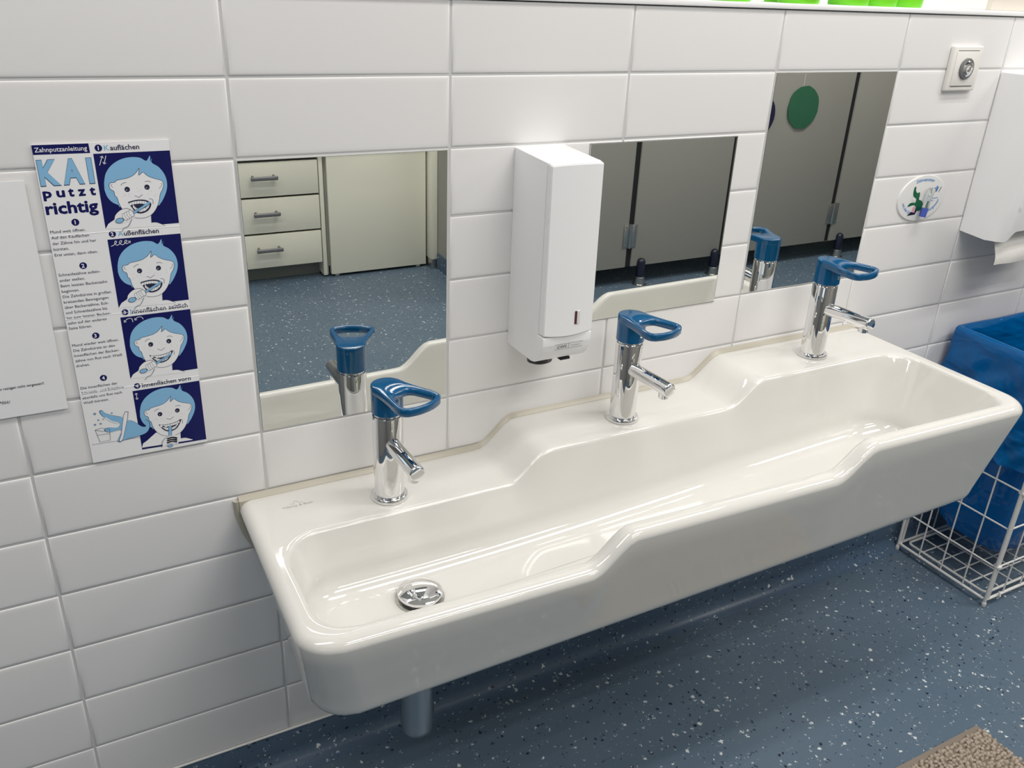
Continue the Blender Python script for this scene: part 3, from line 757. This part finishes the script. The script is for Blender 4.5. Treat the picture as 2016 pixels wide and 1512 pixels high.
# ================================================================== TOOTH-BRUSHING TIMER STICKER
ts = thing('brushing_timer', (1.663, 0, -.297), 'oval white tooth-brushing sticker with green crocodile and sand timer, right of the highest mirror', 'sticker')
scx, scz, srx, srz = 1.6615, -.2485, .0700, .0470
bm = BM(); lathe(bm, (scx, 0, scz), [(1, 0), (1, .0016), (.985, .0024), (.97, .0025)], 64, axis='Y')
for v in bm.verts: v.co.x = scx+(v.co.x-scx)*srx; v.co.z = scz+(v.co.z-scz)*srz
disc = obj('sticker_disc', recalc(bm), M['sticker'], ts)
P = Print(lambda x, y, l: Vector((scx+x/1000, -.0027-.0001*l, scz+y/1000)))
def ell(s, size, a_start, a_end, inward, r=1.0):
    w = width(s, .02)*size
    sxx = 1
    def f(px, py):
        t = lerp(a_start, a_end, px/w); rr = (56.5+ (py if inward else -py)*1.0, 35.5 + (py if inward else -py)*1.0)
        return (rr[0]*math.cos(t), rr[1]*math.sin(t))
    P.text(s, 0, 0, size, 0, 1, bold=.02, mapf=f)
ell('Zähneputzen', 9, math.radians(118), math.radians(62), True)
ell('nach dem Essen', 9, math.radians(192), math.radians(252), False)
ell('nicht vergessen!', 9, math.radians(275), math.radians(350), False)
cro = [(-30, 24), (-25, 25), (-24, 18), (-18, 12), (-11, 13), (-8, 6), (-8, -2), (2, -6), (10, -16), (6, -24), (-6, -26), (-14, -22), (-16, -14), (-24, -13), (-38, -15), (-34, -9), (-26, -7), (-18, -8), (-16, -2), (-20, 2), (-27, 6), (-30, 14)]
P.poly(bez(cro+[cro[0]], 4), 1, 2)
P.poly([(-30, 6), (-24, 2), (-17, 0), (-20, -5), (-28, -3)], 4, 3); P.poly([(-20, -24), (-34, -34), (-10, -33), (-6, -24)], 2, 2)
P.poly([(-20, -17), (-12, -16), (-13, -29), (-23, -27)], 3, 3); P.poly(bez([(16, -6), (20, -8), (18, -24), (10, -28), (14, -18), (16, -6)]), 1, 2)
for i, xx in enumerate((22, 30, 39, 48)): P.stroke(bez([(xx, 10), (xx+5, 20), (xx+1, 12)]), 1.6, 2 if i != 2 else 0, 2)
P.disc(40, 17, 3.4, 6.4, 0, 1, 20)
for i, w in enumerate((14, 30, 18)): P.stroke([(20, 2-5*i), (20+w, 3-5*i)], 1.3, 0, 2)
obj('sticker_print', P.done(), [M['st_blue'], M['st_green'], M['st_dark'], M['st_pink'], M['sticker']], disc, smooth=None, label='blue lettering and green reptile')
bm = BM(); tube(bm, [(scx+.010, -.014, scz+.022), (scx+.006, -.013, scz-.002), (scx+.0035, -.013, scz-.020)], [.0070, .0062, .0068], 20); obj('timer_tube', bm, M['timer_clear'], ts, label='clear sand timer tube')
bm = BM(); tube(bm, [(scx+.0035, -.013, scz-.018), (scx+.001, -.013, scz-.036)], [.0072, .0068], 20); obj('timer_sand', bm, M['timer_blue'], ts, label='blue lower end of the timer')

# ================================================================== PAPER TOWEL DISPENSER
td = thing('towel_dispenser', (1.95, 0, -.335), 'large white paper towel dispenser cut off by the right edge', 'towel dispenser')
bm = BM()
N = 24; front = []
xa, xb = 1.815, 2.095
def cut(x):  # lower front edge with a curved finger notch
    u = (x-1.838)/.032
    return -.3345 + .020*smooth01(u) - .0*u if x < 2.01 else -.3145 - .020*smooth01((x-2.01)/.06)
xs = [xa + (xb-xa)*i/40 for i in range(41)]
rows = []
for x in xs:
    e = min(x-xa, xb-x); rr = .028; in_ = rr-math.sqrt(max(rr*rr-(rr-min(e, rr))**2, 0)) if e < rr else 0
    rows.append([bm.verts.new(v) for v in ((x, -.0005, -.006), (x, -.128+in_, -.0065), (x, -.133+in_, -.020), (x, -.092+in_, cut(x)), (x, -.078+in_*.5, cut(x)-.001), (x, -.0005, -.330))])
for a, b in zip(rows, rows[1:]):
    for k in range(6): bm.faces.new((a[k], a[(k+1) % 6], b[(k+1) % 6], b[k]))
bm.faces.new(rows[0]); bm.faces.new(rows[-1][::-1]); recalc(bm)
obj('housing', bm, M['white_plastic'], td, smooth=35)
bm = BM(); box(bm, 1.8146, 1.8160, -.121, -.115, -.262, -.252, .0004, 1); obj('key_slot', bm, M['white_silicone'], td)
bm = BM(); rows = []
for i in range(9):
    f = i/8; z = lerp(-.318, -.386, f); y = -.074-.010*f+.003*math.sin(f*6)
    rows.append([bm.verts.new((1.836+(q/14)*.20, y+.0015*math.sin(q*.5+f*3), z+.0006*f*math.sin(q*1.3))) for q in range(15)])
for a, b in zip(rows, rows[1:]):
    for q in range(14): bm.faces.new((a[q], b[q], b[q+1], a[q+1]))
g = bmesh.ops.extrude_face_region(bm, geom=bm.faces[:])
for v in [e for e in g['geom'] if isinstance(e, bmesh.types.BMVert)]: v.co.y += .0008
recalc(bm)
obj('paper_towel', bm, M['towel'], loc=(1.93, -.08, -.386), label='off-white paper towel hanging out of the towel dispenser', cat='paper towel')

# ================================================================== CUPS AND BOX ON THE LEDGE
def cup(x, y, lab, idx, first=None):
    if first is None:
        bm = BM(); lathe(bm, (x, y, .106), [(.020, .0015), (.0335, 0), (.0345, .002), (.0352, .010), (.0385, .085), (.0395, .087), (.0375, .087), (.0340, .010), (.030, .004), (.004, .003)], 36)
        return obj('tooth_mug', recalc(bm), M['cup'], loc=(x, y, .106), label=lab, cat='mug', group='green mugs on the ledge')
    o = first.copy(); COL.objects.link(o); o.location = (x, y, .106+F); o['label'] = lab; return o
CUPS = [(1.268, .035, 'lime green mug on the ledge above the highest mirror, in front of another mug'),
        (1.392, .040, 'lime green mug on the ledge, left one of the tight row of three'),
        (1.466, .042, 'lime green mug on the ledge, middle one of the tight row of three'),
        (1.539, .046, 'lime green mug on the ledge, right one of the tight row of three'),
        (1.120, .040, 'lime green mug farthest left on the ledge, barely in view'),
        (1.315, .120, 'lime green mug peeking out behind another mug above the highest mirror')]
c0 = None
for i, (x, y, lab) in enumerate(CUPS):
    c_ = cup(x, y, lab, i, c0); c0 = c0 or c_
bm = BM(); box(bm, 1.775, 2.10, .03, .042, .106, .33, .0015)
obj('beige_board', bm, M['beige'], loc=(1.93, .036, .106), label='pale beige board standing on the ledge at the top right corner', cat='board')

# ================================================================== WIRE BASKET WITH LINER
BX0, BX1, BY0, BY1, BZ0, BZ1 = 1.872, 2.262, -.272, -.024, -1.155, -.575
wb_ = thing('wire_basket', (2.06, -.15, -F), 'white wire waste basket on the floor beside the washbasin', 'waste basket')
def rect_wire(bm, x0, x1, y0, y1, z, r, rc=.012):
    pts = []
    for cx, cy, a0 in ((x1-rc, y1-rc, 0), (x0+rc, y1-rc, 90), (x0+rc, y0+rc, 180), (x1-rc, y0+rc, 270)):
        for k in range(5): a = math.radians(a0+k*22.5); pts.append((cx+rc*math.cos(a), cy+rc*math.sin(a), z))
    tube(bm, pts, r, 8, closed=True)
for z in (BZ0, BZ1): bm = BM(); rect_wire(bm, BX0, BX1, BY0, BY1, z, .0036); obj('frame_ring', bm, M['wire'], wb_)
bm = BM(); rect_wire(bm, BX0+.018, BX1-.018, BY0+.014, BY1-.014, BZ0+.004, .0032)
for k in range(1, 5): y = lerp(BY0+.014, BY1-.014, k/5); tube(bm, [(BX0+.018, y, BZ0+.004), (BX1-.018, y, BZ0+.004)], .0018, 8)
for k in range(1, 7): x = lerp(BX0+.018, BX1-.018, k/7); tube(bm, [(x, BY0+.014, BZ0+.007), (x, BY1-.014, BZ0+.007)], .0018, 8)
obj('floor_grid', bm, M['wire'], wb_)
for cx, cy in ((BX0, BY0), (BX0, BY1), (BX1, BY0), (BX1, BY1)):
    sx, sy = (1 if cx == BX0 else -1), (1 if cy == BY0 else -1)
    bm = BM(); tube(bm, [(cx, cy, -F+.004), (cx, cy, BZ1)], .0038, 10); tube(bm, [(cx+sx*.010, cy+sy*.001, BZ0), (cx+sx*.010, cy+sy*.001, BZ1)], .0038, 10)
    for z in (-1.06, -.86): lathe(bm, (cx+sx*.005, cy, z), [(.0085, -.003), (.0095, 0), (.0085, .003)], 14)
    pst = obj('corner_post', recalc(bm), M['wire'], wb_)
    bm = BM(); lathe(bm, (cx, cy, -F), [(.0035, 0), (.0052, .002), (.0052, .012), (.0042, .014)], 16); obj('foot_cap', recalc(bm), M['wire'], pst)
def panel(axis, c, a0, a1, n):
    bm = BM()
    for k in range(1, n):
        a = lerp(a0, a1, k/n); q = ((c, a) if axis == 'x' else (a, c)); tube(bm, [(*q, BZ0), (*q, BZ1)], .0019, 8)
    for z in (-1.062, -.957, -.857, -.757, -.657):
        q0, q1 = ((c, a0), (c, a1)) if axis == 'x' else ((a0, c), (a1, c)); tube(bm, [(*q0, z), (*q1, z)], .0021, 8)
    return bm
obj('side_grid', panel('x', BX0, BY0, BY1, 4), M['wire'], wb_); obj('side_grid', panel('x', BX1, BY0, BY1, 4), M['wire'], wb_)
obj('front_grid', panel('y', BY0, BX0, BX1, 6), M['wire'], wb_); obj('back_grid', panel('y', BY1, BX0, BX1, 6), M['wire'], wb_)
bm = BM(); tube(bm, [(1.915, BY0-.003, BZ0+.012), (1.915, BY0-.008, BZ0+.002), (1.915, BY0-.003, BZ0-.008), (1.927, BY0-.003, BZ0-.008), (1.927, BY0-.008, BZ0+.002), (1.927, BY0-.003, BZ0+.012)], .0022, 8); obj('clip', bm, M['wire'], wb_)
# liner: cuff outside, over the rim, sack inside
bm = BM(); NB = 160; lp = []
def crease(u, z, seed):
    a = noise.noise(Vector((u*11+seed, z*8, seed))); b_ = noise.noise(Vector((u*24-z*20, z*9+seed, 2)))
    c_ = 1-abs(noise.noise(Vector((u*11+z*17+seed, z*3, 5))))*4.5
    return .5*a + .35*b_ + .5*max(c_, 0)
def bag_ring(off, z, shrink=1, amp=.004, seed=0., zamp=0):
    rc = .010 if shrink > .9 else .03
    x0, x1, y0, y1 = BX0-off, BX1+off, BY0-off, min(BY1+off, -.0125)
    mx_, my_ = (x0+x1)/2, (y0+y1)/2
    P_ = plan(x0, x1, y1, y1, y0, y0, rc, rc, 60, 44, 5)
    vs = []; n_ = len(P_)
    for i, (x, y) in enumerate(P_):
        (xa_, ya_), (xb_, yb_) = P_[i-1], P_[(i+1) % n_]
        nx, ny = (ya_-yb_), (xb_-xa_); ln = math.hypot(nx, ny) or 1; nx /= ln; ny /= ln
        x = mx_+(x-mx_)*shrink; y = my_+(y-my_)*shrink
        w_ = crease(x*.8+y*1.1, z, seed)*amp
        nx, ny = -nx, -ny
        if (x-mx_)*nx+(y-my_)*ny < 0: nx, ny = -nx, -ny
        vs.append(bm.verts.new((x+nx*w_, min(y+ny*w_, -.0115), z+zamp*noise.noise(Vector((x*7+3, y*7, seed))))))
    lp.append(vs)
zs = [-.80+.0125*k for k in range(19)]
for k, z in enumerate(zs):
    top = (z+.80)/.225; bag_ring(.0085, z, 1, amp=.017*(1-top**5)+.001, seed=.5, zamp=.03*(1-top)**3)
bag_ring(.0085, -.566, 1, amp=.002, seed=.5); bag_ring(.0075, -.558, 1, amp=.001, seed=.5, zamp=.003); bag_ring(.0045, -.5535, 1, amp=.0005, zamp=.003); bag_ring(-.002, -.5535, 1, amp=.0005, zamp=.003); bag_ring(-.0055, -.558, 1, amp=.0005, zamp=.003)
bag_ring(-.0065, -.570, 1, amp=-.001, seed=2)
for z, s_ in ((-.60, .965), (-.63, .96), (-.66, .955), (-.70, .95), (-.74, .94), (-.78, .93), (-.82, .915), (-.86, .90), (-.90, .885), (-.94, .87), (-.98, .845), (-1.02, .80), (-1.05, .73), (-1.075, .63), (-1.095, .48), (-1.108, .28), (-1.112, .10)):
    bag_ring(-.008, z, s_, amp=.004+.022*(1-s_)**.5 if s_ > .5 else .004, seed=2)
for a, b in zip(lp, lp[1:]): bridge(bm, a, b)
bm.faces.new(lp[-1]); recalc(bm)
obj('bin_liner', bm, M['bag'], loc=(2.06, -.15, -1.11), smooth=70, label='shiny blue plastic bin liner folded over the wire basket', cat='bin liner')

# ================================================================== FLOOR MAT
rx0, rx1, ry0, ry1 = .90, 1.525, -.97, -.505
rg = thing('floor_mat', ((rx0+rx1)/2, (ry0+ry1)/2, -F), 'taupe looped floor mat, one corner showing at the bottom right', 'rug')
bm = BM(); box(bm, rx0, rx1, ry0, ry1, -F, -F+.005, .002)
obj('mat_edge', bm, M['rug_edge'], rg, label='smooth brown binding')
bm = BM()
rnd = random.Random(2); st = .0078
xi = rx0+.010
while xi < rx1-.004:
    yi = ry0+.012
    while yi < ry1-.013:
        x, y = xi+rnd.uniform(-.002, .002), yi+rnd.uniform(-.002, .002); r = rnd.uniform(.0038, .0052); hgt = rnd.uniform(.0055, .0085)
        a = rnd.uniform(0, 6.3); dx, dy = math.cos(a)*r*.5, math.sin(a)*r*.5
        base = -F+.004; n6 = 6; prev = None
        for rr, hh, sh in ((r, 0, 0), (r*1.05, hgt*.5, .5), (r*.75, hgt*.85, .9), (r*.2, hgt, 1)):
            cur = [bm.verts.new((x+dx*sh+math.cos(2*math.pi*q/n6)*rr, y+dy*sh+math.sin(2*math.pi*q/n6)*rr*.8, base+hh)) for q in range(n6)]
            if prev: bridge(bm, prev, cur)
            prev = cur
        bm.faces.new(prev); yi += st
    xi += st
obj('loop_pile', bm, M['rug'], rg, smooth=80, kind='stuff')

# ================================================================== KITCHEN SIDE (seen in the left mirror)
cab = thing('drawer_cabinet', (.91, -2.9, -F), 'cream drawer cabinet across the room, seen in the left mirror', 'cabinet')
bm = BM(); box(bm, .650, 1.1475, -3.28, -2.670, -1.098, -.585); box(bm, 1.150, 1.168, -3.28, -2.65, -1.165, -.585, .001); obj('carcass', bm, M['cream'], cab)
bm = BM(); box(bm, .655, 1.1475, -2.6705, -2.664, -1.09, -.59); obj('shadow_gap', bm, M['dark_gap'], cab)  # black sheet painting the shade between the drawer fronts
bm = BM(); box(bm, .650, 1.150, -2.74, -2.725, -F, -1.098); obj('kick_board', bm, M['kick'], cab, label='grey kick board')
dz_ = [(-.629, -.776), (-.785, -.938), (-.947, -1.097)]
for zt, zb in dz_:
    bm = BM(); box(bm, .655, 1.1445, -2.664, -2.645, zb, zt, .0012); d_ = obj('drawer', bm, M['cream'], cab)
    bm = BM(); hz = lerp(zt, zb, .42)
    tube(bm, [(.858, -2.645, hz+.004), (.858, -2.612, hz+.002)], .0055, 12); tube(bm, [(.948, -2.645, hz+.004), (.948, -2.612, hz+.002)], .0055, 12)
    box(bm, .844, .961, -2.618, -2.606, hz-.009, hz+.009, .0055, 3)
    obj('handle', bm, M['handle'], d_, label='grey bar handle')
fr = thing('under_counter_fridge', (1.42, -2.9, -F), 'cream fronted fridge beside the drawer cabinet, seen in the left mirror', 'fridge')
bm = BM(); box(bm, 1.178, 1.655, -3.25, -2.672, -1.130, -.600, .003); obj('fridge_body', bm, M['cream'], fr)
bm = BM(); box(bm, 1.184, 1.661, -2.668, -2.640, -1.162, -.606, .002); obj('fridge_door', bm, M['cream'], fr)
for x in (1.215, 1.625): bm = BM(); box(bm, x-.010, x+.010, -2.675, -2.655, -F, -1.130, .001); obj('foot', bm, M['cream_plastic'], fr)
bm = BM(); box(bm, 1.1695, 1.1770, -3.25, -2.66, -1.165, -.60); obj('side_strip', bm, M['kick'], fr)
pt = thing('end_post', (1.685, -2.6, -F), 'narrow cream post with grey metal foot right of the fridge, in the left mirror', 'post')
bm = BM(); box(bm, 1.668, 1.698, -2.66, -2.585, -1.125, -.585, .001); obj('post_board', bm, M['cream'], pt)
bm = BM(); box(bm, 1.668, 1.698, -2.66, -2.586, -F, -1.125, .001); obj('metal_foot', bm, M['steel'], pt)
wt = thing('worktop', (1.17, -2.95, -.585), 'cream worktop across the drawer cabinet and fridge', 'worktop')
bm = BM(); box(bm, .62, 1.70, -3.29, -2.62, -.585, -.545, .002); obj('worktop_slab', bm, M['cream'], wt)

# ================================================================== CUBICLE FRONT (seen in the middle and right mirrors)
PY = -2.03
bm = BM(); box(bm, 1.70, 1.735, -3.29, PY-.001, -F, .85); struct('wall_cubicle_side', bm, M['partition'])
bm = BM(); box(bm, 1.694, 1.6995, -3.0 + .42, PY, -F, -1.095); struct('baseboard_cubicle', bm, M['cove'])
cub = thing('cubicle_front', (3.2, PY, -F), 'grey toilet cubicle front on short legs, seen in the middle and right mirrors', 'toilet cubicle')
panels = [('door_leaf', 1.740, 2.420), ('fixed_panel', 2.452, 2.984), ('door_leaf', 3.002, 3.720), ('fixed_panel', 3.752, 4.585)]
for nm, a, b in panels:
    bm = BM(); box(bm, a, b, PY-.028, PY, -1.083, .85, .0012); obj(nm, bm, M['partition'], cub)
bm = BM()
for a, b in ((2.416, 2.456), (2.980, 3.006), (3.716, 3.756)): box(bm, a, b, PY-.024, PY-.008, -1.083, .85)
obj('rubber_seal', bm, M['rubber'], cub, label='black gap seals')
for x in (2.430, 3.742):
    bm = BM(); box(bm, x-.036, x-.006, PY, PY+.004, -.990, -.878, .0015); box(bm, x+.006, x+.036, PY, PY+.004, -.990, -.878, .0015); tube(bm, [(x, PY+.004, -.990), (x, PY+.004, -.875)], .008, 14)
    h_ = obj('hinge', bm, M['steel'], cub, label='steel hinge')
    for dx in (-.026, .026):
        for z in (-.978, -.890):
            bm = BM(); lathe(bm, (x+dx, PY+.004, z), [(.0045, 0), (.0040, -.0012)], 14, axis='Y'); obj('screw', recalc(bm), M['slit'], h_)
for x in (2.507, 2.955, 3.826, 4.45):
    bm = BM(); tube(bm, [(x, PY+.006, -1.140), (x, PY+.006, -1.062), (x, PY+.006, -1.052), (x, PY+.006, -1.046)], [.021, .021, .017, .008], 24)
    lg = obj('leg', bm, M['sleeve'], cub, label='dark blue sleeved leg')
    bm = BM(); lathe(bm, (x, PY+.006, -F), [(.034, 0), (.034, .003), (.026, .006), (.0245, .038), (.022, .040)], 28); obj('foot_cup', recalc(bm), M['steel'], lg)
def paper_disc(name, x, z, r, m_, label, wob):
    bm = BM(); n = 26; a_ = []; b_ = []
    rnd = random.Random(7)
    for i in range(n):
        t_ = 2*math.pi*i/n; rr = r*(1+rnd.uniform(-wob, wob)); a_.append(bm.verts.new((x+rr*.98*math.cos(t_), PY+.006+.004*rnd.random(), z+rr*math.sin(t_)))); b_.append(bm.verts.new((x+rr*.97*math.cos(t_), PY+.0015, z+rr*.98*math.sin(t_))))
    cc = bm.verts.new((x, PY+.012, z+.01)); bridge(bm, a_, b_)
    for i in range(n): bm.faces.new((a_[i], a_[(i+1) % n], cc))
    bm.faces.new(b_); recalc(bm)
    return obj(name, bm, m_, loc=(x, PY, z), label=label, cat='paper disc', smooth=60)
gd = paper_disc('paper_disc', 3.388, -.381, .102, M['green_felt'], 'dark green paper disc on the cubicle door, seen in the right mirror', .03)
bm = BM(); tube(bm, [(3.372, PY+.0015, -.280), (3.368, PY+.0015, -.02)], .0012, 6); obj('hanging_thread', bm, M['wire'], loc=(3.37, PY, -.28), label='thin pale thread above the green paper disc, seen in the right mirror', cat='thread')
paper_disc('paper_disc', 3.120, -.410, .092, M['navy_felt'], 'navy paper disc at the left edge of the right mirror', .01)
tp = thing('toilet', (4.03, -2.42, -F), 'pale ceramic toilet foot under the cubicle front, seen in the right mirror', 'toilet')
bm = BM(); lathe(bm, (4.03, -2.42, -F), [(.155, 0), (.150, .012), (.12, .03), (.10, .12), (.13, .26), (.18, .38), (.185, .40), (.15, .40), (.12, .36)], 40)
obj('bowl', recalc(bm), M['toilet'], tp)
bm = BM(); box(bm, 3.86, 4.20, -2.86, -2.68, -F+.36, -F+.78, .02); obj('cistern', bm, M['toilet'], tp)
